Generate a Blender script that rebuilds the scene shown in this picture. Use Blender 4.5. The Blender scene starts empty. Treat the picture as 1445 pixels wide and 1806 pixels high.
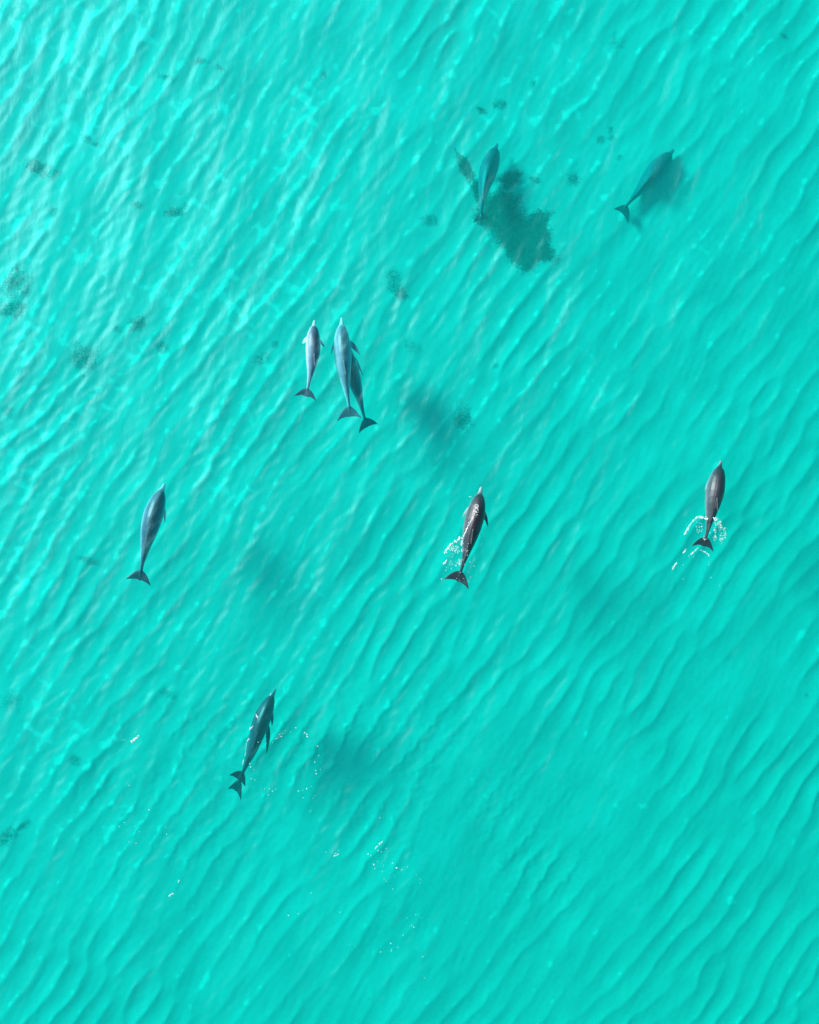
import bpy, bmesh, math, random
import numpy as np
from mathutils import Vector, Matrix

random.seed(7)
S = bpy.context.scene
R = math.radians

# ---------------------------------------------------------------- camera
H = 22.04                                  # drone height over the water, metres
VFOV = R(52.0)
cam_d = bpy.data.cameras.new("drone_camera")
cam = bpy.data.objects.new("drone_camera", cam_d)
S.collection.objects.link(cam)
cam.location = (0, 0, H)
cam.rotation_euler = (0, 0, 0)             # straight down, image top = +y
cam_d.sensor_fit = 'VERTICAL'
cam_d.angle = VFOV
cam_d.clip_end = 2000
S.camera = cam

# ---------------------------------------------------------------- world, sun, exposure
SUN_EL = R(35.0)
SUN_AZ = (-0.872, 0.490)                   # towards the sun, in plan
w = bpy.data.worlds.new("World")
S.world = w
w.use_nodes = True
nt = w.node_tree
nt.nodes.clear()
sky = nt.nodes.new('ShaderNodeTexSky')
sky.sky_type = 'NISHITA'
sky.sun_disc = False
sky.sun_elevation = SUN_EL
sky.sun_rotation = math.atan2(SUN_AZ[0], SUN_AZ[1])
bg = nt.nodes.new('ShaderNodeBackground')
bg.inputs['Strength'].default_value = 0.085
wo = nt.nodes.new('ShaderNodeOutputWorld')
nt.links.new(sky.outputs[0], bg.inputs['Color'])
nt.links.new(bg.outputs[0], wo.inputs['Surface'])

sun_d = bpy.data.lights.new("sun", 'SUN')
sun_d.energy = 4.6
sun_d.angle = R(15.0)
sun_d.color = (1.0, 0.98, 0.95)
sun = bpy.data.objects.new("sun", sun_d)
S.collection.objects.link(sun)
sv = Vector((SUN_AZ[0] * math.cos(SUN_EL), SUN_AZ[1] * math.cos(SUN_EL), math.sin(SUN_EL)))
sun.rotation_euler = sv.to_track_quat('Z', 'Y').to_euler()
sun.location = sv * 60

S.view_settings.view_transform = 'Standard'
S.view_settings.look = 'None'
S.view_settings.exposure = 0.85
S.view_settings.gamma = 1.0
S.view_settings.use_curve_mapping = False
S.cycles.volume_bounces = 1
S.cycles.max_bounces = 6
S.cycles.transparent_max_bounces = 12
S.cycles.use_denoising = True

PXM = 2 * math.tan(VFOV / 2) / 1806.0      # metres per photo pixel per metre of distance


def P(px, py, z=0.0):
    k = PXM * (H - z)
    return Vector(((px - 722.5) * k, (903.0 - py) * k, z))


def tag(o, label, cat, group=None, kind=None):
    o['label'] = label
    o['category'] = cat
    if group:
        o['group'] = group
    if kind:
        o['kind'] = kind


def link(name, me, mat=None, parent=None):
    o = bpy.data.objects.new(name, me)
    S.collection.objects.link(o)
    if mat:
        me.materials.append(mat)
    if parent:
        o.parent = parent
    return o


def grid_mesh(name, xs, ys, Z):
    nx, ny = len(xs), len(ys)
    X, Y = np.meshgrid(xs, ys, indexing='xy')
    co = np.stack([X, Y, Z], -1).reshape(-1, 3).astype(np.float32)
    i = np.arange(nx - 1)
    j = np.arange(ny - 1)
    I, J = np.meshgrid(i, j, indexing='xy')
    a = (J * nx + I).ravel()
    q = np.stack([a, a + 1, a + nx + 1, a + nx], -1).astype(np.int32)
    me = bpy.data.meshes.new(name)
    me.vertices.add(len(co))
    me.vertices.foreach_set('co', co.ravel())
    me.loops.add(q.size)
    me.loops.foreach_set('vertex_index', q.ravel())
    me.polygons.add(len(q))
    me.polygons.foreach_set('loop_start', np.arange(0, q.size, 4, dtype=np.int32))
    me.polygons.foreach_set('loop_total', np.full(len(q), 4, np.int32))
    me.polygons.foreach_set('use_smooth', np.ones(len(q), bool))
    me.update(calc_edges=True)
    return me


# ---------------------------------------------------------------- node helpers
def new_mat(name):
    m = bpy.data.materials.new(name)
    m.use_nodes = True
    m.node_tree.nodes.clear()
    out = m.node_tree.nodes.new('ShaderNodeOutputMaterial')
    return m, m.node_tree, out


def node(t, kind, **kw):
    n = t.nodes.new(kind)
    for k, v in kw.items():
        if k in n.inputs.keys():
            n.inputs[k].default_value = v
        else:
            setattr(n, k, v)
    return n


def ramp(t, stops):
    r = t.nodes.new('ShaderNodeValToRGB')
    e = r.color_ramp.elements
    e[0].position, e[0].color = stops[0][0], (*stops[0][1], 1)
    e[1].position, e[1].color = stops[-1][0], (*stops[-1][1], 1)
    for p, c in stops[1:-1]:
        x = e.new(p)
        x.color = (*c, 1)
    return r


# ---------------------------------------------------------------- spectral fields
def lowpass(rng, n, d, lam, aspect=1.0, ang=0.0):
    """smooth periodic noise of unit variance with features of about lam metres"""
    f = np.fft.fftfreq(n, d)
    FX, FY = np.meshgrid(f, f, indexing='xy')
    u = FX * math.cos(ang) + FY * math.sin(ang)
    v = -FX * math.sin(ang) + FY * math.cos(ang)
    g = np.exp(-0.5 * ((u * lam) ** 2 + (v * lam * aspect) ** 2) * 2.2)
    g[0, 0] = 0
    h = np.real(np.fft.ifft2(np.fft.fft2(rng.standard_normal((n, n))) * g))
    return h / h.std()


def band(rng, n, d, lam, ang, spread_k, spread_a):
    """complex field whose phase runs as natural, forking ripples of wavelength lam across direction ang"""
    f = np.fft.fftfreq(n, d)
    FX, FY = np.meshgrid(f, f, indexing='xy')
    k = np.hypot(FX, FY) + 1e-9
    a = np.arctan2(FY, FX) - ang
    a = (a + np.pi) % (2 * np.pi) - np.pi
    k0 = 1.0 / lam
    g = np.exp(-0.5 * ((k - k0) / (spread_k * k0)) ** 2 - 0.5 * (a / spread_a) ** 2)
    z = np.fft.fft2(rng.standard_normal((n, n)) + 1j * rng.standard_normal((n, n)))
    F = np.fft.ifft2(z * g)
    return F / np.abs(F).std()


def sample(Fd, d, X, Y):
    """bilinear lookup in a periodic field centred on the origin"""
    n = Fd.shape[0]
    x = (X / d + n / 2) % n
    y = (Y / d + n / 2) % n
    i = np.floor(x).astype(int)
    j = np.floor(y).astype(int)
    fx, fy = x - i, y - j
    i1, j1 = (i + 1) % n, (j + 1) % n
    i, j = i % n, j % n
    return (Fd[j, i] * (1 - fx) * (1 - fy) + Fd[j, i1] * fx * (1 - fy)
            + Fd[j1, i] * (1 - fx) * fy + Fd[j1, i1] * fx * fy)


# ---------------------------------------------------------------- seabed
rng = np.random.default_rng(21)
NB, DB = 960, 0.035
K_ANG = math.atan2(-0.58, 0.81)            # across the ripples, away from the sun
Fr = band(rng, NB, DB, 0.52, K_ANG, 0.145, 0.165)
Fr2 = band(rng, NB, DB, 0.21, K_ANG + 0.12, 0.25, 0.30)
warp1 = lowpass(rng, NB, DB, 5.0)
warp2 = lowpass(rng, NB, DB, 0.75)
warp3 = lowpass(rng, NB, DB, 0.20)
big = lowpass(rng, NB, DB, 3.2, 1.6, K_ANG)
mid = lowpass(rng, NB, DB, 1.1, 2.0, K_ANG)
fine = lowpass(rng, NB, DB, 0.16)
patchy = lowpass(rng, NB, DB, 2.6)
c1 = (np.arange(NB) - NB / 2) * DB
GX, GY = np.meshgrid(c1, c1, indexing='xy')


def depth0(X, Y):
    return -2.6 - 0.050 * np.clip(X, -20, 20) + 0.045 * np.clip(Y, -20, 20)


# refraction wobble of the wakes, put into the shape of the sand ripples
jit = np.zeros_like(GX)
for (px, py, rx, ry, s) in [(640, 1290, 160, 60, 1.0), (850, 1420, 190, 90, 1.3), (330, 1420, 170, 120, .8),
                            (950, 1560, 160, 70, .9), (350, 1270, 90, 70, .8), (200, 1550, 130, 90, .5), (1180, 1050, 90, 60, .5)]:
    c = P(px, py, -2.7)
    k = PXM * (H + 2.7)
    jit += s * np.exp(-0.5 * (((GX - c.x) / (rx * k)) ** 2 + ((GY - c.y) / (ry * k)) ** 2))
ph = np.angle(Fr) + 0.26 * warp2 + 0.26 * jit * warp3
amp = 0.0178 * np.tanh(0.9 * np.abs(Fr)) * np.clip(0.85 + 0.35 * patchy, 0.2, 1.4)
amp *= 1 + 0.38 * np.clip((GX * .055 - GY * .045) + .1, -0.2, 1)
prof = np.zeros_like(ph)
for n in range(1, 8):
    dec = math.exp(-0.035 * n * n)
    prof += dec * (np.cos(n * ph) / n ** 2 - 0.07 * np.sin(n * ph) / n)
HB = amp * prof + 0.026 * big + 0.015 * mid + 0.0008 * fine + 0.0008 * np.real(Fr2)
edge = 14.0


def widen(c, far):
    return np.concatenate([[-f for f in reversed(far)], c, far])


far = [20, 26, 40, 80, 160, 320]
xs = widen(c1, far)
ZB = np.zeros((len(xs), len(xs)))
ZB[6:-6, 6:-6] = HB
fade = np.clip((NB / 2 - np.abs(np.arange(NB) - NB / 2 + .5)) / 12, 0, 1)
ZB[6:-6, 6:-6] *= fade[None, :] * fade[:, None]
XX, YY = np.meshgrid(xs, xs, indexing='xy')
ZB += depth0(XX, YY)
me = grid_mesh("seabed", xs, xs, ZB)
# sun glints painted into sand colour: broken patches on stoss sides, mostly in shallows
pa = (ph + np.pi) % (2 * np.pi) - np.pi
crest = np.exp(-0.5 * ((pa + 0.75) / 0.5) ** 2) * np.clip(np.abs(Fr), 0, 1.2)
glint_noise = lowpass(rng, NB, DB, 0.55, 0.5, K_ANG) + 0.45 * lowpass(rng, NB, DB, 0.16) + 0.5 * lowpass(rng, NB, DB, 2.5)
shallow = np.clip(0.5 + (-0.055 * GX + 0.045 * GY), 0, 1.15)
glint_paint = np.clip(crest * 1.5 + 0.75 * glint_noise + 1.5 * shallow - 2.9, 0, 1)
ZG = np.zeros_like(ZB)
ZG[6:-6, 6:-6] = glint_paint
ga = me.attributes.new('glint_paint', 'FLOAT', 'POINT')
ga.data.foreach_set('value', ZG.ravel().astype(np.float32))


def bed_z(x, y):
    return float(sample(HB, DB, np.array([x]), np.array([y]))[0] + depth0(np.array([x]), np.array([y]))[0])


m, t, out = new_mat("rippled_sand")
b = node(t, 'ShaderNodeBsdfPrincipled', Roughness=0.9)
b.inputs['Specular IOR Level'].default_value = 0.1
geo = node(t, 'ShaderNodeNewGeometry')
n1 = node(t, 'ShaderNodeTexNoise', Scale=0.9, Detail=4.0, Roughness=0.55)
t.links.new(geo.outputs['Position'], n1.inputs['Vector'])
n2 = node(t, 'ShaderNodeTexNoise', Scale=60.0, Detail=3.0, Roughness=0.7)
t.links.new(geo.outputs['Position'], n2.inputs['Vector'])
mx = node(t, 'ShaderNodeMix', data_type='FLOAT')
mx.inputs[0].default_value = 0.35
t.links.new(n1.outputs['Fac'], mx.inputs[2])
t.links.new(n2.outputs['Fac'], mx.inputs[3])
rp = ramp(t, [(0.3, (0.40, 0.395, 0.37)), (0.5, (0.46, 0.455, 0.42)), (0.7, (0.53, 0.53, 0.50))])
t.links.new(mx.outputs[0], rp.inputs['Fac'])
gat = node(t, 'ShaderNodeAttribute', attribute_name='glint_paint')
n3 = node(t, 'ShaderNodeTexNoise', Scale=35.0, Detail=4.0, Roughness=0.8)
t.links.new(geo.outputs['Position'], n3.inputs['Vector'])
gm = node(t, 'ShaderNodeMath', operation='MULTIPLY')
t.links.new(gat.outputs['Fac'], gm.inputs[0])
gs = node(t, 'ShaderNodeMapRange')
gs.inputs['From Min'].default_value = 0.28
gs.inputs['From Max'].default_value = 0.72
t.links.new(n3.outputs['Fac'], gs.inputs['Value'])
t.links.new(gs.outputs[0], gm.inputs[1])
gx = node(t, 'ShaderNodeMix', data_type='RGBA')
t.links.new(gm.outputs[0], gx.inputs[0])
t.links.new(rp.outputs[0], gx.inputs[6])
gx.inputs[7].default_value = (0.80, 0.78, 0.73, 1)  # pale tone of the painted glints
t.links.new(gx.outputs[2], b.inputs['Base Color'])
bp = node(t, 'ShaderNodeBump', Strength=0.25, Distance=0.01)
t.links.new(n2.outputs['Fac'], bp.inputs['Height'])
t.links.new(bp.outputs[0], b.inputs['Normal'])
t.links.new(b.outputs[0], out.inputs['Surface'])
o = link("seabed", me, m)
tag(o, "pale rippled sand sea floor under clear turquoise water", "seabed", kind='structure')

# ---------------------------------------------------------------- water: one closed body with a waved top
NW, DW = 720, 0.04
ripA = np.real(band(rng, NW, DW, 0.46, K_ANG + 0.25, 0.30, 0.28))
ripB = np.real(band(rng, NW, DW, 0.24, K_ANG - 0.15, 0.30, 0.40))
ripC = np.real(band(rng, NW, DW, 1.9, K_ANG + 0.5, 0.30, 0.4))
HW = 0.0038 * ripA + 0.0018 * ripB + 0.0085 * ripC
cw = (np.arange(NW) - NW / 2) * DW
GWX, GWY = np.meshgrid(cw, cw, indexing='xy')
# rings left on the surface round the animals that break it
for (px, py, lam, amp_, reach) in [(818, 985, 0.26, .006, 1.3), (1250, 960, 0.26, .006, 1.3), (430, 1330, 0.24, .005, 1.6), (640, 1500, 0.3, .003, 1.8)]:
    c = P(px, py)
    r = np.hypot((GWX - c.x) / 0.8, GWY - c.y)
    HW += amp_ * np.sin(2 * np.pi * r / lam) * np.exp(-(r / reach) ** 2) * np.clip(r / 0.3, 0, 1)
fw = np.clip((NW / 2 - np.abs(np.arange(NW) - NW / 2 + .5)) / 12, 0, 1)
HW *= fw[None, :] * fw[:, None]
xw = widen(cw, [16, 22, 40, 80, 160, 300])
ZW = np.zeros((len(xw), len(xw)))
ZW[6:-6, 6:-6] = HW
me = grid_mesh("water", xw, xw, ZW)
bm = bmesh.new()
bm.from_mesh(me)
bnd = [e for e in bm.edges if e.is_boundary]
ext = bmesh.ops.extrude_edge_only(bm, edges=bnd)
nv = [g for g in ext['geom'] if isinstance(g, bmesh.types.BMVert)]
for v in nv:
    v.co.z = -16.0
bmesh.ops.contextual_create(bm, geom=[g for g in ext['geom'] if isinstance(g, bmesh.types.BMEdge) and g.is_boundary])
bmesh.ops.recalc_face_normals(bm, faces=bm.faces)
bm.to_mesh(me)
bm.free()

m, t, out = new_mat("clear_sea_water")
geo = node(t, 'ShaderNodeNewGeometry')
n1 = node(t, 'ShaderNodeTexNoise', Scale=9.0, Detail=5.0, Roughness=0.65)
mp = node(t, 'ShaderNodeMapping')
mp.inputs['Rotation'].default_value = (0, 0, -K_ANG)
mp.inputs['Scale'].default_value = (1.0, 0.45, 1.0)
t.links.new(geo.outputs['Position'], mp.inputs['Vector'])
t.links.new(mp.outputs[0], n1.inputs['Vector'])
bp = node(t, 'ShaderNodeBump', Strength=1.0, Distance=0.012)
t.links.new(n1.outputs['Fac'], bp.inputs['Height'])
gl = node(t, 'ShaderNodeBsdfGlossy', Roughness=0.45)
gl.distribution = 'BECKMANN'
gl.inputs['Color'].default_value = (0.36, 0.95, 1.0, 1)
t.links.new(bp.outputs[0], gl.inputs['Normal'])
tr = node(t, 'ShaderNodeBsdfTransparent')
dt = node(t, 'ShaderNodeVectorMath', operation='DOT_PRODUCT')
t.links.new(geo.outputs['Incoming'], dt.inputs[0])
t.links.new(geo.outputs['Normal'], dt.inputs[1])
ab = node(t, 'ShaderNodeMath', operation='ABSOLUTE')
t.links.new(dt.outputs['Value'], ab.inputs[0])
om = node(t, 'ShaderNodeMath', operation='SUBTRACT')
om.inputs[0].default_value = 1.0
t.links.new(ab.outputs[0], om.inputs[1])
pw = node(t, 'ShaderNodeMath', operation='POWER')
pw.inputs[1].default_value = 5.0
t.links.new(om.outputs[0], pw.inputs[0])
fr = node(t, 'ShaderNodeMath', operation='MULTIPLY_ADD')
fr.inputs[1].default_value = 0.98
fr.inputs[2].default_value = 0.02
t.links.new(pw.outputs[0], fr.inputs[0])
mxs = node(t, 'ShaderNodeMixShader')
t.links.new(fr.outputs[0], mxs.inputs[0])
t.links.new(tr.outputs[0], mxs.inputs[1])
t.links.new(gl.outputs[0], mxs.inputs[2])
t.links.new(mxs.outputs[0], out.inputs['Surface'])
va = node(t, 'ShaderNodeVolumeAbsorption', Density=0.95)
va.inputs['Color'].default_value = (0.02, 0.973, 0.951, 1)
vs = node(t, 'ShaderNodeVolumeScatter', Density=0.08)
vs.inputs['Color'].default_value = (0.06, 0.95, 0.97, 1)
ad = node(t, 'ShaderNodeAddShader')
t.links.new(va.outputs[0], ad.inputs[0])
t.links.new(vs.outputs[0], ad.inputs[1])
t.links.new(ad.outputs[0], out.inputs['Volume'])
o = link("water", me, m)
tag(o, "clear shallow turquoise sea with small wind ripples", "sea", kind='structure')


# ---------------------------------------------------------------- dolphins
def skin(name, back, side, belly, mottle):
    m, t, out = new_mat(name)
    b = node(t, 'ShaderNodeBsdfPrincipled', Roughness=0.42)
    b.inputs['Specular IOR Level'].default_value = 0.4
    at = node(t, 'ShaderNodeAttribute', attribute_name='cape')
    tc = node(t, 'ShaderNodeTexCoord')
    n1 = node(t, 'ShaderNodeTexNoise', Scale=5.0, Detail=5.0, Roughness=0.6)
    n2 = node(t, 'ShaderNodeTexNoise', Scale=38.0, Detail=3.0, Roughness=0.7)
    t.links.new(tc.outputs['Object'], n1.inputs['Vector'])
    t.links.new(tc.outputs['Object'], n2.inputs['Vector'])
    a1 = node(t, 'ShaderNodeMath', operation='MULTIPLY_ADD')
    a1.inputs[1].default_value = 0.22
    t.links.new(n1.outputs['Fac'], a1.inputs[0])
    t.links.new(at.outputs['Fac'], a1.inputs[2])
    a2 = node(t, 'ShaderNodeMath', operation='MULTIPLY_ADD')
    a2.inputs[1].default_value = mottle
    t.links.new(n2.outputs['Fac'], a2.inputs[0])
    t.links.new(a1.outputs[0], a2.inputs[2])
    off = 0.11 + min(mottle, .16) / 2
    rp = ramp(t, [(0.10 + off, belly), (0.48 + off, side), (0.66 + off, back), (min(1.0, 0.86 + off), tuple(c * .3 for c in back))])
    t.links.new(a2.outputs[0], rp.inputs['Fac'])
    t.links.new(rp.outputs[0], b.inputs['Base Color'])
    bp = node(t, 'ShaderNodeBump', Strength=0.12, Distance=0.01)
    t.links.new(n2.outputs['Fac'], bp.inputs['Height'])
    t.links.new(bp.outputs[0], b.inputs['Normal'])
    t.links.new(b.outputs[0], out.inputs['Surface'])
    return m


def plain(name, col, rough=0.5, spec=0.4):
    m, t, out = new_mat(name)
    b = node(t, 'ShaderNodeBsdfPrincipled', Roughness=rough)
    b.inputs['Specular IOR Level'].default_value = spec
    n1 = node(t, 'ShaderNodeTexNoise', Scale=30.0, Detail=3.0)
    tc = node(t, 'ShaderNodeTexCoord')
    t.links.new(tc.outputs['Object'], n1.inputs['Vector'])
    lo = tuple(c * 0.8 for c in col)
    rp = ramp(t, [(0.35, lo), (0.65, col)])
    t.links.new(n1.outputs['Fac'], rp.inputs['Fac'])
    t.links.new(rp.outputs[0], b.inputs['Base Color'])
    t.links.new(b.outputs[0], out.inputs['Surface'])
    return m


SKIN_PALE = skin("pale_grey_skin", (0.10, 0.145, 0.24), (0.50, 0.48, 0.53), (0.64, 0.62, 0.63), 0.10)
SKIN_SILVER = skin("silver_grey_skin", (0.20, 0.26, 0.35), (0.52, 0.47, 0.53), (0.64, 0.62, 0.63), 0.10)
SKIN_BLUE = skin("blue_grey_skin", (0.05, 0.095, 0.165), (0.30, 0.34, 0.42), (0.50, 0.50, 0.52), 0.10)
SKIN_DARK = skin("brown_grey_skin", (0.065, 0.07, 0.095), (0.22, 0.205, 0.22), (0.36, 0.34, 0.35), 0.40)
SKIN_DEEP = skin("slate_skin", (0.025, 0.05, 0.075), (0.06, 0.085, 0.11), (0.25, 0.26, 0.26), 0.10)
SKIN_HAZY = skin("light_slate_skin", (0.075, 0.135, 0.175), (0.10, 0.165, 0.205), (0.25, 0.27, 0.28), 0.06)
EYE = plain("eye_black", (0.01, 0.01, 0.012), 0.1)
HOLE = plain("blowhole_dark", (0.02, 0.02, 0.022), 0.3)

PS = [0, .012, .03, .06, .085, .105, .13, .17, .22, .30, .38, .46, .55, .64, .72, .80, .87, .93, .97, 1.0]
PW = [.006, .013, .017, .021, .026, .040, .053, .067, .080, .091, .094, .090, .078, .061, .044, .030, .020, .015, .015, .014]
PH = [.006, .011, .014, .018, .026, .042, .056, .070, .085, .098, .104, .100, .088, .073, .059, .046, .036, .026, .017, .012]
PZ = [-.022, -.022, -.021, -.018, -.012, -.004, .0, .002, .003, .003, .002, .0, .0, .0, .002, .004, .005, .004, .002, .0]


def catmull(pts, n):
    pts = [2 * pts[0] - pts[1]] + pts + [2 * pts[-1] - pts[-2]]
    o = []
    for i in range(1, len(pts) - 2):
        p0, p1, p2, p3 = pts[i - 1:i + 3]
        for k in range(n):
            u = k / n
            o.append(0.5 * ((2 * p1) + (p2 - p0) * u + (2 * p0 - 5 * p1 + 4 * p2 - p3) * u * u
                            + (3 * p1 - p0 - 3 * p2 + p3) * u ** 3))
    o.append(pts[-2])
    return o


def loft(bm, rings):
    vr = [[bm.verts.new(p) for p in r] for r in rings]
    n = len(vr[0])
    for a, b_ in zip(vr[:-1], vr[1:]):
        for i in range(n):
            bm.faces.new((a[i], a[(i + 1) % n], b_[(i + 1) % n], b_[i]))
    bm.faces.new(vr[0][::-1])
    bm.faces.new(vr[-1])


def blade(bm, le, te, up, tmin, tk=0.13, n=13):
    """a fin: lens sections between a leading and a trailing edge curve"""
    rings = []
    for i in range(n):
        u = i / (n - 1)
        a, c = le(u), te(u)
        ch = (c - a).length
        th = max(tmin, tk * ch) * (1 if u < 0.9 else 1 - 4.5 * (u - 0.9))
        r = []
        for f, s in ((0, 0), (.12, .72), (.35, 1), (.7, .55), (1, .12), (1, -.12), (.7, -.55), (.35, -1), (.12, -.72)):
            r.append(a + (c - a) * f + up * (th * .5 * s))
        rings.append(r)
    loft(bm, rings)


def bez(a, b_, c):
    return lambda u: a * (1 - u) ** 2 + b_ * (2 * u * (1 - u)) + c * u * u


def dolphin(label, mat, axis, zs, fl, fr_, pl, pr, roll=0.0, fat=1.0, dorsal=True, fin_h=0.085, zf=0.0, zp=(-0.12, -0.12), beak=.25):
    """axis: spine points in photo pixels, nose first, tail joint last; zs: depth at nose and tail;
    fl / fr_: fluke tips, pl / pr: flipper tips (photo pixels)"""
    n = len(axis)
    fat *= 1.05
    acc = [0.0]
    for a, b_ in zip(axis[:-1], axis[1:]):
        acc.append(acc[-1] + math.hypot(a[0] - b_[0], a[1] - b_[1]))
    pts = []
    for (x, y), d in zip(axis, acc):
        u = d / acc[-1]
        z = zs[0] * (1 - u) ** 2 + zs[1] * 2 * u * (1 - u) + zs[2] * u * u
        pts.append(P(x, y, z))
    crv = catmull(pts, 14)
    cl = [0.0]
    for a, b_ in zip(crv[:-1], crv[1:]):
        cl.append(cl[-1] + (b_ - a).length)
    L = cl[-1]
    cl = np.array(cl) / L
    C = np.array([list(p) for p in crv])

    def frame(s):
        p = Vector([float(np.interp(s, cl, C[:, k])) for k in range(3)])
        q0 = Vector([float(np.interp(max(0, s - .03), cl, C[:, k])) for k in range(3)])
        q1 = Vector([float(np.interp(min(1, s + .03), cl, C[:, k])) for k in range(3)])
        T = (q0 - q1).normalized()          # forward
        U = Vector((0, 0, 1))
        side = T.cross(U).normalized()      # to the animal's right
        up = side.cross(T).normalized()
        q = Matrix.Rotation(roll, 3, T)
        return p, T, q @ side, q @ up

    base = P(*axis[n // 2], (zs[0] + zs[1] + zs[2]) / 3)
    bm = bmesh.new()
    ss = np.concatenate([np.linspace(0, .12, 14), np.linspace(.135, .97, 34), [.985, 1.0, 1.02]])
    rings = []
    for s in ss:
        p, T, sd, up = frame(min(1, s))
        if s > 1:
            p = p - T * (s - 1) * L
        hw = float(np.interp(s, PS, PW)) * L * fat
        hh = float(np.interp(s, PS, PH)) * L * (0.5 + 0.5 * fat)
        zc = float(np.interp(s, PS, PZ)) * L
        keel = float(np.clip((s - .55) / .3, 0, 1))
        r = []
        for k in range(20):
            a = 2 * math.pi * k / 20
            ca, sa = math.cos(a), math.sin(a)
            rg = 0.30 * float(np.clip((s - .08) / .2, 0, 1)) if sa > 0 else 0.0
            wv = hw * math.copysign(abs(ca) ** (1 + .4 * keel + rg), ca)
            hv = hh * math.copysign(abs(sa) ** (1.0 + rg * .6), sa)
            r.append(p + sd * wv + up * (hv + zc))
        rings.append(r)
    loft(bm, rings)
    tmin = 0.026 * max(.75, L / 2)
    # flukes
    pj, Tj, sj, uj = frame(0.985)
    zj = pj.z
    tips = [P(*fl, zj + zf), P(*fr_, zj + zf)]
    mid_ = (tips[0] + tips[1]) / 2
    back = -Tj
    notch = pj + back * max(0.085 * L, (mid_ - pj).dot(back) * 0.74)
    for tp in tips:
        A = pj + Tj * 0.035 * L
        D = tp - A
        le = bez(A, A + D * .55 + Tj * (0.33 * D.length), tp)
        D2 = tp - notch
        te = bez(notch, notch + D2 * .5 + Tj * (0.20 * D2.length), tp + back * 0.006)
        nrm = D.cross(Tj)
        nrm = nrm.normalized() if nrm.length > 1e-6 else Vector((0, 0, 1))
        blade(bm, le, te, nrm, tmin, .14)
    # flippers
    for tp, sg, dz in ((pl, -1, zp[0]), (pr, 1, zp[1])):
        p0, T0, s0, u0 = frame(.225)
        p1, T1, s1, u1 = frame(.305)
        hw = .078 * L * fat
        a = p0 + s0 * (sg * hw * .8) - u0 * (.045 * L)
        c = p1 + s1 * (sg * hw * .85) - u1 * (.045 * L)
        if tp is None:
            tipv = p1 + s1 * (sg * .075 * L) - T1 * .10 * L - u1 * (.17 * L)
        else:
            tipv = P(*tp, p1.z + dz)
        D = tipv - a
        le = bez(a, a + D * .5 + (T0 * .25 + s0 * sg * .12) * D.length, tipv)
        te = bez(c, c + (tipv - c) * .5 + T0 * (.02 * D.length), tipv - T0 * .008)
        nrm = D.cross(T0).normalized()
        blade(bm, le, te, nrm, tmin, .15)
    # dorsal fin
    if dorsal:
        def hz(s):
            return (float(np.interp(s, PS, PH)) * (0.5 + 0.5 * fat) + float(np.interp(s, PS, PZ))) * L
        p0, T0, s0, u0 = frame(.455)
        p1, T1, s1, u1 = frame(.615)
        a = p0 + u0 * (hz(.455) - .02 * L)
        c = p1 + u1 * (hz(.615) - .02 * L)
        pt, Tt, st, ut = frame(.645)
        tipv = pt + ut * (hz(.56) + fin_h * L)
        le = bez(a, a + (tipv - a) * .55 + ut * (.03 * L), tipv)
        te = bez(c, c + (tipv - c) * .45 + Tt * (.035 * L), tipv - Tt * .006)
        blade(bm, le, te, s0, tmin, .11)
    bmesh.ops.recalc_face_normals(bm, faces=bm.faces)
    for v in bm.verts:
        v.co -= base
    raw = bpy.data.meshes.new("raw")
    bm.to_mesh(raw)
    bm.free()
    tmp = bpy.data.objects.new("tmp", raw)
    S.collection.objects.link(tmp)
    md = tmp.modifiers.new("fuse", 'REMESH')
    md.mode = 'VOXEL'
    md.voxel_size = 0.0075 * max(.8, L / 2)
    md.use_smooth_shade = True
    sm = tmp.modifiers.new("soften", 'SMOOTH')
    sm.factor = 0.5
    sm.iterations = 3
    dg = bpy.context.evaluated_depsgraph_get()
    me = bpy.data.meshes.new_from_object(tmp.evaluated_get(dg))
    bpy.data.objects.remove(tmp)
    me.name = "dolphin"
    # countershading of the hide, stored on the animal itself
    co = np.zeros(len(me.vertices) * 3, np.float32)
    me.vertices.foreach_get('co', co)
    co = co.reshape(-1, 3)
    sl = np.linspace(0, 1, 90)
    fr = [frame(s) for s in sl]
    cen = np.array([list(f[0] - base) for f in fr])
    idx = np.argmin(((co[:, None, :] - cen[None]) ** 2).sum(-1), 1)
    U = np.array([list(f[3]) for f in fr])[idx]
    h = ((co - cen[idx]) * U).sum(1)
    hh = np.interp(sl, PS, PH)[idx] * L
    Sd = np.array([list(f[2]) for f in fr])[idx]
    lat = np.abs(((co - cen[idx]) * Sd).sum(1))
    hwv = np.interp(sl, PS, PW)[idx] * L * fat
    cape = np.clip(0.5 + 0.5 * h / np.maximum(hh, .02), 0, 1)
    fin = np.clip((lat - hwv * 1.12) / .03, 0, 1)
    cape = np.maximum(cape, fin * .95) * .8
    s_ = sl[idx]
    cape = np.where(s_ < .12, np.clip(cape - beak * (1 - s_ / .12), 0, 1), cape)
    cape = np.where(s_ > .92, np.maximum(cape, np.clip((s_ - .92) / .05, 0, 1)), cape)
    att = me.attributes.new('cape', 'FLOAT', 'POINT')
    att.data.foreach_set('value', cape.astype(np.float32))
    o = link("dolphin", me, mat)
    o.location = base
    tag(o, label, "dolphin", "dolphins swimming in the turquoise shallows")
    # blowhole and eyes
    p, T, sd, up = frame(.155)
    bmh = bmesh.new()
    bmesh.ops.create_uvsphere(bmh, u_segments=10, v_segments=6, radius=1)
    top = p + up * ((float(np.interp(.155, PS, PH)) * (0.5 + 0.5 * fat) + float(np.interp(.155, PS, PZ))) * L)
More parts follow.
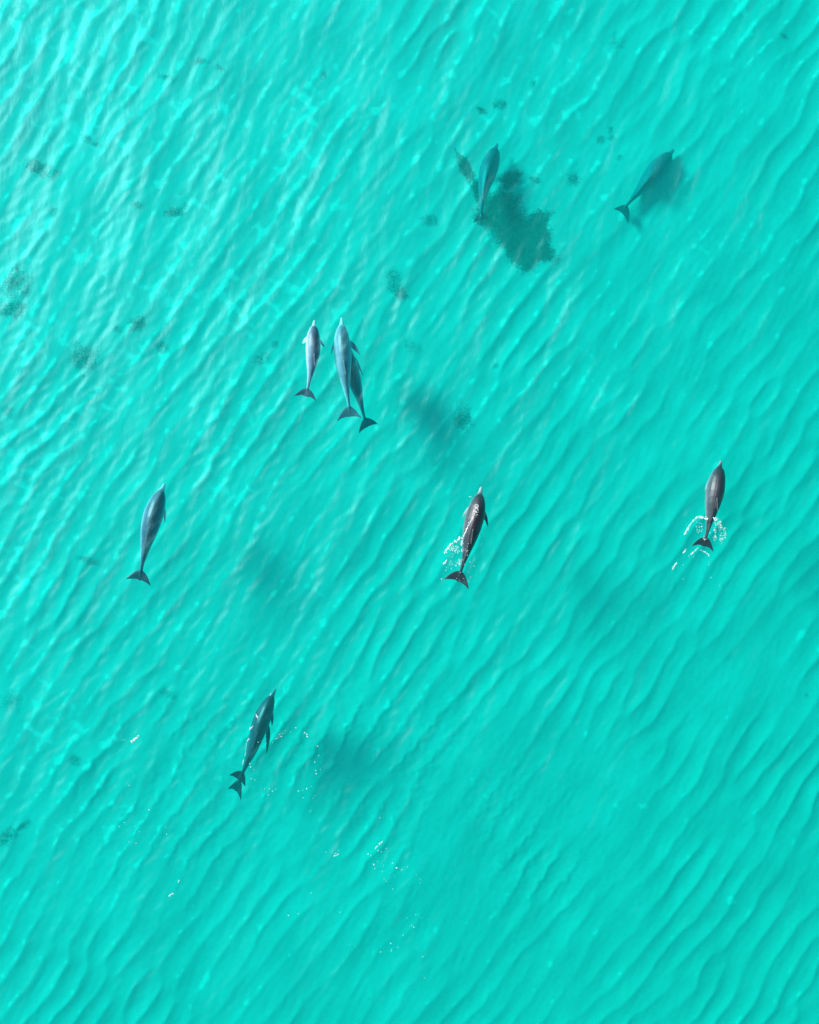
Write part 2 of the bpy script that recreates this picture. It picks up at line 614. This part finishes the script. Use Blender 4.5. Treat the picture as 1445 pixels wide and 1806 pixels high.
    for v in bmh.verts:
        q = v.co
        v.co = top - base + sd * (q.x * .0085 * L) + T * (q.y * .004 * L - abs(q.x) ** 2 * .005 * L) + up * (q.z * .0025 * L)
    mh = bpy.data.meshes.new("blowhole")
    bmh.to_mesh(mh)
    bmh.free()
    link("blowhole", mh, HOLE, o)
    p, T, sd, up = frame(.135)
    hw = float(np.interp(.135, PS, PW)) * L * fat
    for sg in (-1, 1):
        bme = bmesh.new()
        bmesh.ops.create_uvsphere(bme, u_segments=10, v_segments=6, radius=.007 * L)
        for v in bme.verts:
            v.co += p - base + sd * (sg * hw * .93) - up * (.012 * L)
        mm = bpy.data.meshes.new("eye")
        bme.to_mesh(mm)
        bme.free()
        link("eye", mm, EYE, o)
    return o


dolphin("small pale dolphin swimming on the left of the close pair, its left flank sunlit white", SKIN_PALE,
        [(555.5, 564), (553, 590), (552.5, 618), (549, 650), (542, 691)], (-.36, -.26, -.33),
        (518, 699), (558, 708), (532, 608), (573, 613), roll=0.34, fat=1.04, beak=.3, fin_h=.075)
dolphin("long pale blue dolphin, upper one of the overlapping pair, both flippers spread", SKIN_SILVER,
        [(603, 559), (603, 590), (605, 626), (609, 670), (617, 724)], (-.62, -.56, -.62),
        (594, 744), (638, 738), (584, 625), (636, 627), roll=0.12, fat=.95, beak=.25, zp=(-.08, -.02))
dolphin("blue dolphin half hidden beneath a longer pale one, only its right flipper showing", SKIN_BLUE,
        [(604, 590), (608, 615), (617, 648), (631, 692), (645, 744)], (-1.15, -1.05, -1.1),
        (633, 765), (667, 748), None, (641, 665), roll=-.05, fat=.95, zp=(-.1, .0))
dolphin("blue grey dolphin swimming alone at the left side, pale stripe down its left flank", SKIN_BLUE,
        [(290.5, 852), (280, 880), (268, 918), (257, 965), (248, 1013)], (-.62, -.48, -.55),
        (222, 1022), (266, 1034), None, (291, 922), roll=.16, fat=1.06, beak=-.3, fin_h=.07)
dolphin("brown grey dolphin breaking the surface, thick white foam streak trailing off its left side", SKIN_DARK,
        [(850, 858), (843, 890), (834, 927), (823, 972), (811, 1014)], (-.22, -.12, -.18),
        (782, 1022), (827, 1040), (815, 914), (861, 929), roll=.10, fat=1.06, beak=.2)
dolphin("dark mottled dolphin with a white ring of splashed droplets round its tail", SKIN_DARK,
        [(1273.5, 812), (1266, 842), (1260, 876), (1253, 912), (1244, 953)], (-.30, -.17, -.20),
        (1219, 964), (1259, 974), (1243, 868), None, roll=.12, fat=1.14, beak=-.3)
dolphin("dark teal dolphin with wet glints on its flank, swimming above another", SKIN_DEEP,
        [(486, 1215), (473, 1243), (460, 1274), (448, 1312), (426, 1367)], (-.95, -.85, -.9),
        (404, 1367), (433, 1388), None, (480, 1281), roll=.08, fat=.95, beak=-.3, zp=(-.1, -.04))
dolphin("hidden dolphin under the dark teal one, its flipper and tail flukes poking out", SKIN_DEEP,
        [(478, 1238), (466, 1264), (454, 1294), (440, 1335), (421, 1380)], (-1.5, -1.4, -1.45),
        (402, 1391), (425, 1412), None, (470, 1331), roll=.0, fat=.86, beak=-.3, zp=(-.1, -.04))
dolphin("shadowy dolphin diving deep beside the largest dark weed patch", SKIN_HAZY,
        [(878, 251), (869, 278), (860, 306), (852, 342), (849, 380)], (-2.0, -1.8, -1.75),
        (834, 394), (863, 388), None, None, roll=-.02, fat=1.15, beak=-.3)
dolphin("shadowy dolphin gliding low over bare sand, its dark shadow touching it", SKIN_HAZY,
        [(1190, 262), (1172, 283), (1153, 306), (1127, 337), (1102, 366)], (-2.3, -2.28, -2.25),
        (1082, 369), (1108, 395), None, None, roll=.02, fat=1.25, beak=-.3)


# ---------------------------------------------------------------- seaweed
def weed_mat(name, cols):
    m, t, out = new_mat(name)
    b = node(t, 'ShaderNodeBsdfPrincipled', Roughness=0.7)
    b.inputs['Specular IOR Level'].default_value = 0.2
    n1 = node(t, 'ShaderNodeTexNoise', Scale=9.0, Detail=4.0)
    tc = node(t, 'ShaderNodeTexCoord')
    t.links.new(tc.outputs['Object'], n1.inputs['Vector'])
    rp = ramp(t, [(0.3, cols[0]), (0.7, cols[1])])
    t.links.new(n1.outputs['Fac'], rp.inputs['Fac'])
    t.links.new(rp.outputs[0], b.inputs['Base Color'])
    t.links.new(b.outputs[0], out.inputs['Surface'])
    return m


WEED = weed_mat("brown_green_seaweed", [(0.085, 0.125, 0.105), (0.15, 0.19, 0.17)])
WEED_PALE = weed_mat("sandy_grey_seaweed", [(0.17, 0.225, 0.205), (0.27, 0.31, 0.29)])


def weed(lobes, name="seaweed_clump", size=1.0, label="", pale=True, group="seaweed clumps scattered over the sand"):
    """lobes: (px, py, rx, ry, angle, blades) in photo pixels; angle in degrees counter-clockwise"""
    def on_bed(px, py):
        z = -2.6
        for _ in range(3):
            c = P(px, py, z)
            z = float(depth0(np.array([c.x]), np.array([c.y]))[0])
        return P(px, py, z)

    c0 = on_bed(lobes[0][0], lobes[0][1])
    base = Vector((c0.x, c0.y, bed_z(c0.x, c0.y)))
    k = PXM * (H + 2.6)
    rw = np.random.default_rng(int(lobes[0][0] * 7 + lobes[0][1]))
    parts = []
    for (px, py, rx, ry, ang, nb) in lobes:
        c = on_bed(px, py)
        n = int(nb * (7 if pale else 6))
        a = rw.uniform(0, 2 * np.pi, n)
        rr = np.minimum(1.5, np.abs(np.sqrt(rw.random(n)) * .8 + rw.normal(0, .17, n)))
        for q in (2, 3, 5, 7):
            rr = rr * (1 + rw.uniform(.04, .15) * np.sin(q * a + rw.uniform(0, 6.28)))
        gw = k * (1.2 if pale else 1.12 if len(lobes) < 4 else 1.0)
        u, v = rr * rx * gw * np.cos(a), rr * ry * gw * np.sin(a)
        ca, sa = math.cos(R(ang)), math.sin(R(ang))
        x, y = c.x + u * ca - v * sa, c.y + u * sa + v * ca
        z = sample(HB, DB, x, y) + depth0(x, y)
        hd = np.where(rw.random(n) < .5, rw.uniform(0, 2 * np.pi, n), rw.normal(-.6, .7, n))
        ln = rw.uniform(.02, .055, n) * size
        wd = rw.uniform(.0022, .0050, n) * size
        el = rw.uniform(.05, .6, n)
        d1 = np.stack([np.cos(hd) * np.cos(el), np.sin(hd) * np.cos(el), np.sin(el)], 1) * (ln * .5)[:, None]
        h2, e2 = hd + .5, el * .3
        d2 = np.stack([np.cos(h2) * np.cos(e2), np.sin(h2) * np.cos(e2), np.sin(e2)], 1) * (ln * .5)[:, None]
        sd = np.stack([-np.sin(hd), np.cos(hd), rw.uniform(-.4, .4, n)], 1) * wd[:, None]
        p0 = np.stack([x - base.x, y - base.y, z - .005 - base.z], 1)
        p1, p2 = p0 + d1, p0 + d1 + d2
        parts.append(np.stack([p0 - sd * .4, p0 + sd * .4, p1 - sd, p1 + sd, p2 - sd * .2, p2 + sd * .2], 1))
    co = np.concatenate(parts)
    # drop stray blades that have lost touch with their clump
    if len(co) <= 1500:
        lo, hi = co.min(1), co.max(1)
        sz = (hi - lo).max(1)
        gap = np.maximum(0, np.maximum(lo[:, None] - hi[None], lo[None] - hi[:, None]))
        near = np.sqrt((gap ** 2).sum(2)) <= np.maximum(.018, .45 * np.maximum(sz[:, None], sz[None]))
        lab_ = np.arange(len(co))
        for _ in range(60):
            new = np.where(near, lab_[None], len(co)).min(1)
            if (new == lab_).all():
                break
            lab_ = new
        main = np.bincount(lab_).argmax()
        co = co[lab_ == main]
    vs_ = co.reshape(-1, 3)
    i6 = np.arange(len(co))[:, None] * 6
    fs_ = np.concatenate([i6 + [0, 1, 3, 2], i6 + [2, 3, 5, 4]])
    me = bpy.data.meshes.new(name)
    me.from_pydata(vs_.tolist(), [], fs_.tolist())
    o = link(name, me, WEED_PALE if pale else WEED)
    o.location = base
    tag(o, label, "seaweed", group)
    return o


weed([(928, 428, 46, 42, -25, 7600), (930, 432, 26, 24, 0, 2600), (882, 372, 38, 34, 60, 2100), (902, 398, 46, 34, -45, 1500), (852, 345, 15, 36, 35, 620),
      (820, 296, 11, 30, 30, 420), (900, 316, 22, 14, 25, 420), (950, 388, 20, 20, 0, 560), (858, 383, 24, 16, 0, 560)],
     name="seaweed_bed", size=1.15, pale=False, label="largest dark weed bed on the sand, beside a deep diving dolphin")
for lobes, lab in [
    ([(880, 184, 13, 9, 20, 130)], "fuzzy dark weed tuft straight above the largest weed bed"),
    ([(848, 194, 9, 6, -30, 60)], "small weed blot just left of a fuzzy tuft, above the largest weed bed"),
    ([(1060, 245, 9, 7, 0, 90)], "largest of three weed dots huddled together on bare sand"),
    ([(1079, 242, 6, 5, 0, 40)], "lower right one of three weed dots huddled together"),
    ([(1077, 229, 4, 6, 0, 40)], "topmost of three weed dots huddled together"),
    ([(1087, 76, 13, 9, 0, 70), (1084, 64, 6, 11, 0, 30)], "faint weed tuft near the top edge, right of centre"),
    ([(1382, 62, 8, 4, -15, 40)], "tiny weed fleck nearest the upper right corner"),
    ([(1012, 316, 13, 12, 30, 140)], "feathery weed tuft between the two deepest dolphins"),
    ([(943, 317, 12, 5, -20, 80)], "narrow weed wisp just off the upper right side of the largest bed"),
    ([(702, 513, 20, 11, -30, 260), (694, 488, 14, 16, 40, 170)], "double weed clump between the largest bed and the three close dolphins"),
    ([(728, 612, 11, 16, 70, 110)], "soft upright weed smudge right of the three close dolphins"),
    ([(817, 740, 20, 16, 60, 420)], "weed patch shaped like a fin, lower right of the three close dolphins"),
    ([(757, 388, 14, 11, -10, 140)], "roundish weed clump just left of the largest bed"),
    ([(308, 374, 19, 8, 0, 200), (325, 363, 8, 7, 30, 40)], "flat dark weed clump among white sun glints, upper left quarter"),
    ([(70, 296, 30, 14, -20, 420)], "wide blurred weed clump near the left edge, above the square one"),
    ([(30, 500, 24, 28, -15, 700)], "square dark weed block against the left edge"),
    ([(22, 546, 26, 15, 10, 420)], "blurred weed blot just under the square block at the left edge"),
    ([(148, 632, 25, 23, -40, 480)], "broad weed smudge up and left of the lone left dolphin"),
    ([(240, 570, 18, 13, 10, 220)], "dark weed clump left of the three close dolphins, beside a small fleck"),
    ([(207, 580, 10, 7, -25, 60)], "small weed fleck immediately left of a dark clump"),
    ([(285, 610, 14, 9, -20, 100)], "pale weed smear just below and right of a darker clump"),
    ([(460, 632, 14, 11, 0, 100)], "thin weed clump directly left of the smallest dolphin"),
    ([(484, 606, 6, 7, 0, 35)], "tiny weed spot between a thin clump and the smallest dolphin"),
    ([(294, 1224, 15, 9, -30, 120)], "weed smear up and left of the dark teal dolphin"),
    ([(131, 1341, 12, 9, -30, 110)], "round weed spot in the lower left, below the short foam dash"),
    ([(20, 1238, 18, 20, 0, 170)], "round weed patch against the left edge in the lower half"),
    ([(12, 1476, 24, 14, 30, 300), (40, 1456, 16, 6, 35, 90)], "slanting weed patch at the left edge, lowest of them all"),
    ([(154, 988, 20, 6, -20, 150)], "thin dark weed dash to the left of the lone left dolphin's tail"),
    ([(354, 107, 11, 6, 0, 90)], "small weed fleck high in the glittering upper left"),
    ([(388, 119, 9, 4, -30, 40)], "slim slanted weed fleck just right of another high in the upper left"),
    ([(293, 136, 15, 4, -15, 70)], "thin weed streak in the glittering upper left"),
    ([(150, 242, 12, 6, -30, 80)], "small weed fleck above a wide blurred clump"),
    ([(170, 254, 8, 4, -20, 30)], "least weed fleck, touching another above a wide blurred clump"),
    ([(92, 371, 12, 11, -20, 80)], "weak weed spot beneath the wide blurred clump"),
    ([(240, 360, 10, 6, -20, 60)], "little weed spot left of the flat dark clump"),
    ([(570, 130, 5, 8, 0, 30)], "tiny weed fleck near the top, left of centre"),
    ([(1092, 277, 5, 6, 60, 30)], "pinhead weed dot left of the right deep dolphin's head"),
    ([(1421, 1226, 3, 3, 0, 12)], "smallest black weed speck by the right edge"),
    ([(18, 727, 11, 9, 0, 80)], "weed spot by the left edge, beside pale glints"),
    ([(875, 645, 5, 5, 0, 30)], "lone weed speck on bare sand above the surfacing brown grey dolphin"),
    ([(940, 148, 5, 8, 0, 25)], "upright weed speck up and right of the fuzzy tuft"),
]:
    weed(lobes, label=lab, size=.85, pale=lobes[0][0] not in (880, 848, 1012, 702, 308, 30, 22, 12, 148, 70, 240, 817))

# ---------------------------------------------------------------- foam and spray on the surface
FOAM = plain("white_foam", (0.86, 0.88, 0.88), 0.6, 0.3)
_t = FOAM.node_tree
_o = next(n for n in _t.nodes if n.type == 'OUTPUT_MATERIAL')
_b = next(n for n in _t.nodes if n.type == 'BSDF_PRINCIPLED')
_m = node(_t, 'ShaderNodeMixShader')
_m.inputs[0].default_value = 0.65
_t.links.new(node(_t, 'ShaderNodeBsdfTransparent').outputs[0], _m.inputs[1])
_t.links.new(_b.outputs[0], _m.inputs[2])
_t.links.new(_m.outputs[0], _o.inputs['Surface'])
ICO = None


def foam(name, label, dots=(), streaks=(), clouds=(), z=0.012, cat="foam"):
    """dots (px, py, r px); streaks ([(px,py),...], r0, r1); clouds (px, py, rx, ry, count)"""
    bm = bmesh.new()
    items = [(x, y, r * .85, random.uniform(1, 1.5), random.uniform(0, 3)) for x, y, r in dots]
    for pts, r0, r1 in streaks:
        d = [0]
        for a, b_ in zip(pts[:-1], pts[1:]):
            d.append(d[-1] + math.hypot(a[0] - b_[0], a[1] - b_[1]))
        n = max(3, int(d[-1] / (0.55 * max(.6, min(r0, r1)))))
        for i in range(n + 1):
            u = i / n * d[-1]
            x = float(np.interp(u, d, [p[0] for p in pts]))
            y = float(np.interp(u, d, [p[1] for p in pts]))
            if random.random() < .22:
                continue
            r = (r0 + (r1 - r0) * i / n) * random.uniform(.35, .95)
            items.append((x + random.gauss(0, .6 * r), y + random.gauss(0, .6 * r), r, random.uniform(1, 1.6), random.uniform(0, 3)))
    for px, py, rx, ry, n in clouds:
        for _ in range(int(n * .95)):
            a, q = random.uniform(0, 6.28), random.uniform(0, 1) ** .5
            items.append((px + rx * q * math.cos(a), py + ry * q * math.sin(a), min(1.1, .26 + random.expovariate(5.0)), random.uniform(1, 1.8), random.uniform(0, 3)))
    k = PXM * H
    for x, y, r, el, an in items:
        c = P(x, y, z)
        ret = bmesh.ops.create_icosphere(bm, subdivisions=1 if r < 1.6 else 2, radius=1)
        ca, sa = math.cos(an), math.sin(an)
        for v in ret['verts']:
            q = v.co * random.uniform(.85, 1.1)
            u, vv = q.x * r * k * el, q.y * r * k / math.sqrt(el)
            v.co = Vector((c.x + u * ca - vv * sa, c.y + u * sa + vv * ca, c.z + q.z * min(.02, r * k * .6)))
    for f in bm.faces:
        f.smooth = True
    me = bpy.data.meshes.new(name)
    bm.to_mesh(me)
    bm.free()
    o = link(name, me, FOAM)
    tag(o, label, cat, "white foam and bubbles on the water", kind='stuff')
    return o


def cr(ox, oy, sc, pts):
    return [(ox + p[0] / sc, oy + p[1] / sc) + tuple(p[2:]) for p in pts]


A = lambda pts: cr(750, 840, 8.207, pts)
foam("foam_splash", "thick white foam streak and droplets by the surfacing brown grey dolphin",
     dots=A([(650, 1240, .7), (710, 1300, .9), (660, 1460, .7), (640, 1520, .7), (240, 1490, 1.3), (350, 1630, .6), (620, 1390, .6), (515, 1395, .8),
             (648, 296, 1.2), (672, 300, .6), (600, 1085, .8), (612, 1145, .9), (622, 975, .8), (548, 1210, 1.0), (560, 1480, .7), (495, 1505, .7), (460, 1478, .7),
             (370, 1220, .8), (395, 1165, .9), (405, 1130, .7), (300, 1360, .9), (310, 1320, .7), (380, 1340, .8), (450, 1300, .8), (570, 1275, .8)]),
     streaks=[(A([(535, 890), (470, 925), (400, 965)]), 2.6, 1.9), (A([(400, 965), (350, 1010), (300, 1100)]), 1.9, 1.7),
              (A([(320, 1210), (258, 1280)]), 1.1, 1.7), (A([(530, 930), (520, 1000)]), 1.8, 1.0)],
     clouds=[(801, 967, 9, 5, 60), (806, 972, 5, 4, 26), (811, 991, 4, 6, 40), (823, 972, 3, 10, 18), (798, 996, 9, 9, 16)])
foam("white_band", "narrow white band and bubbles lying along a brown grey dolphin's back",  # narrow white band down the back, with bubbles
     streaks=[(A([(690, 590), (640, 690), (590, 790), (548, 890)]), 1.0, 1.6), (A([(700, 575), (690, 600)]), 1.8, 1.6)],
     clouds=[(840, 900, 4.5, 11, 70), (842, 893, 2.5, 5, 20), (816, 962, 2, 14, 30)], z=.10)
B = lambda pts: cr(1160, 790, 7.225, pts)
foam("foam_splash", "ring of white droplets round the dark mottled dolphin's tail",
     dots=B([(650, 1460, .7), (655, 1490, .6), (680, 1650, .8), (330, 1670, .8), (322, 1492, .7), (790, 1752, .5), (665, 1083, .8), (400, 1375, .9), (460, 1392, .7)]),
     streaks=[(B([(590, 885), (500, 892)]), 1.4, 1.9), (B([(500, 892), (440, 942), (390, 1020)]), 1.3, 1.2), (B([(385, 1025), (345, 1100)]), 1.2, 1.8),
              (B([(360, 1300), (325, 1340)]), .9, 1.3), (B([(470, 1315), (430, 1355)]), 1.6, 1.1), (B([(242, 1465), (190, 1545)]), 1.2, 1.0),
              (B([(520, 1270), (470, 1315)]), .5, .7), (B([(545, 1300), (600, 1325), (650, 1355), (657, 1385)]), .9, .9),
              (B([(610, 870), (630, 915)]), 2.6, 2.2), (B([(710, 892), (760, 915)]), 1.5, 1.6)],
     clouds=[(B([(745, 905)])[0] + (4, 3, 24)), (B([(785, 960)])[0] + (4, 4, 30)), (B([(800, 1010)])[0] + (4, 6, 34)), (B([(855, 1090)])[0] + (2.2, 12, 34)),
             (B([(735, 1030)])[0] + (2, 12, 30)), (B([(730, 1150)])[0] + (3, 6, 24)), (B([(815, 1160)])[0] + (3, 11, 32)), (B([(530, 1010)])[0] + (6, 11, 22)),
             (B([(600, 1150)])[0] + (4, 4, 16)), (B([(540, 885)])[0] + (6, 2.5, 26))], z=.02)
Cc = lambda pts: cr(380, 1200, 7.225, pts)
foam("bubble_trail", "loose arc of white bubbles to the right of the dark teal dolphin",
     dots=Cc([(1028, 605, 1.1), (1140, 668, 1.5), (1168, 688, 1.4), (1172, 718, 1.6), (1305, 838, 1.1), (1318, 958, .9), (1268, 1040, 1.1), (1280, 1150, 1.1), (1285, 1190, 1.2),
              (1165, 1380, 1.3), (1060, 1410, 1.2), (1120, 1495, .8), (820, 690, .8), (840, 715, 1.1), (785, 740, .9), (770, 748, .7), (855, 680, .6), (730, 795, .6), (832, 658, .5),
              (630, 1380, .8), (690, 1382, .8), (728, 1410, 1.0), (680, 1460, .9), (770, 1385, .7), (545, 788, .9), (440, 1062, 1.0), (450, 1104, 1.3), (488, 1135, .7),
              (458, 1252, 1.0), (505, 1268, .7), (1340, 1135, .7), (1345, 1045, .5), (1245, 1505, .6), (1225, 1350, .5), (1270, 1470, .5), (960, 655, .6), (1115, 1400, .7)]))
foam("glint_flecks", "white flecks in place of wet glints on the flank of the dark teal dolphin",  # water-surface glints put in as small white blobs
     streaks=[(Cc([(515, 430), (545, 470)]), 1.2, 1.7), (Cc([(480, 580), (445, 625)]), .7, 1.2), (Cc([(430, 740), (410, 775)]), .7, 1.1),
              (Cc([(388, 920), (380, 955)]), .5, .7), (Cc([(360, 1010), (345, 1080)]), .6, .4), (Cc([(712, 165), (695, 190)]), .7, .7), (Cc([(400, 790), (385, 900)]), .35, .3)],
     z=.015)
D_ = lambda pts: cr(0, 1200, 2.979, pts)
foam("foam_dash", "short white foam dash in the lower left, nearest the round weed spot",
     dots=D_([(630, 312, .5), (655, 313, .9), (643, 313, .5), (712, 272, .6), (742, 250, .5), (720, 262, .4)]), streaks=[(D_([(730, 292), (695, 322)]), 1.2, 1.9)])
foam("foam_dash", "lowest white foam dash, by itself in the lower left quarter", dots=D_([(938, 1060, .8)]),
     streaks=[(D_([(912, 1120), (890, 1132)]), 1.3, 1.4), (D_([(943, 1050), (936, 1058)]), .6, .6)])
foam("bubble_trail", "sprinkle of tiny bubbles below and left of the dark teal dolphin",
     dots=D_([(785, 680, 1.3), (690, 668, .6), (628, 767, .8), (655, 747, .8), (712, 767, .8), (733, 795, .8), (680, 552, .9), (705, 503, .6), (680, 848, .8), (716, 855, 1.0),
              (870, 770, .7), (876, 808, 1.0), (905, 812, .5), (830, 762, .4), (670, 540, .5)]))
E = lambda pts: cr(480, 1200, 2.979, pts)
foam("bubble_trail", "widest sprinkle of white bubbles in the lower middle, with two short dashes",
     dots=E([(505, 912, 1.0), (520, 920, .6), (558, 895, 1.0), (575, 900, .8), (535, 968, 1.5), (540, 988, .8), (555, 950, .6), (585, 975, .5), (580, 1003, .6), (600, 1055, .6), (635, 1095, .7),
             (633, 960, .9), (655, 985, 1.7), (682, 995, 1.0), (712, 980, .8), (758, 1022, .6), (778, 1045, .7), (780, 1063, .7), (590, 1042, .6), (600, 883, .7), (567, 721, .8), (286, 904, .9), (350, 893, .7)]),
     streaks=[(E([(580, 848), (565, 860)]), 1.0, 1.3), (E([(555, 868), (542, 884)]), .7, .7), (E([(352, 912), (325, 924)]), .8, 1.0), (E([(340, 905), (330, 912)]), .5, .5)])
foam("bubble_trail", "last few scattered bubbles near the bottom edge",
     dots=E([(87, 1234, 1.1), (139, 1226, .7), (358, 1218, .8), (733, 1287, .7), (745, 1297, 1.0), (755, 1230, .6), (710, 1250, .6), (785, 1250, .5), (625, 1382, 1.1), (628, 1415, .9), (626, 1424, .6),
             (571, 1427, 1.0), (660, 1402, .7), (690, 1337, .7), (793, 1452, .8), (203, 686, .7), (802, 1565, .9), (205, 1117, .7), (757, 1403, .5), (410, 1388, .5), (437, 1397, .5)]))
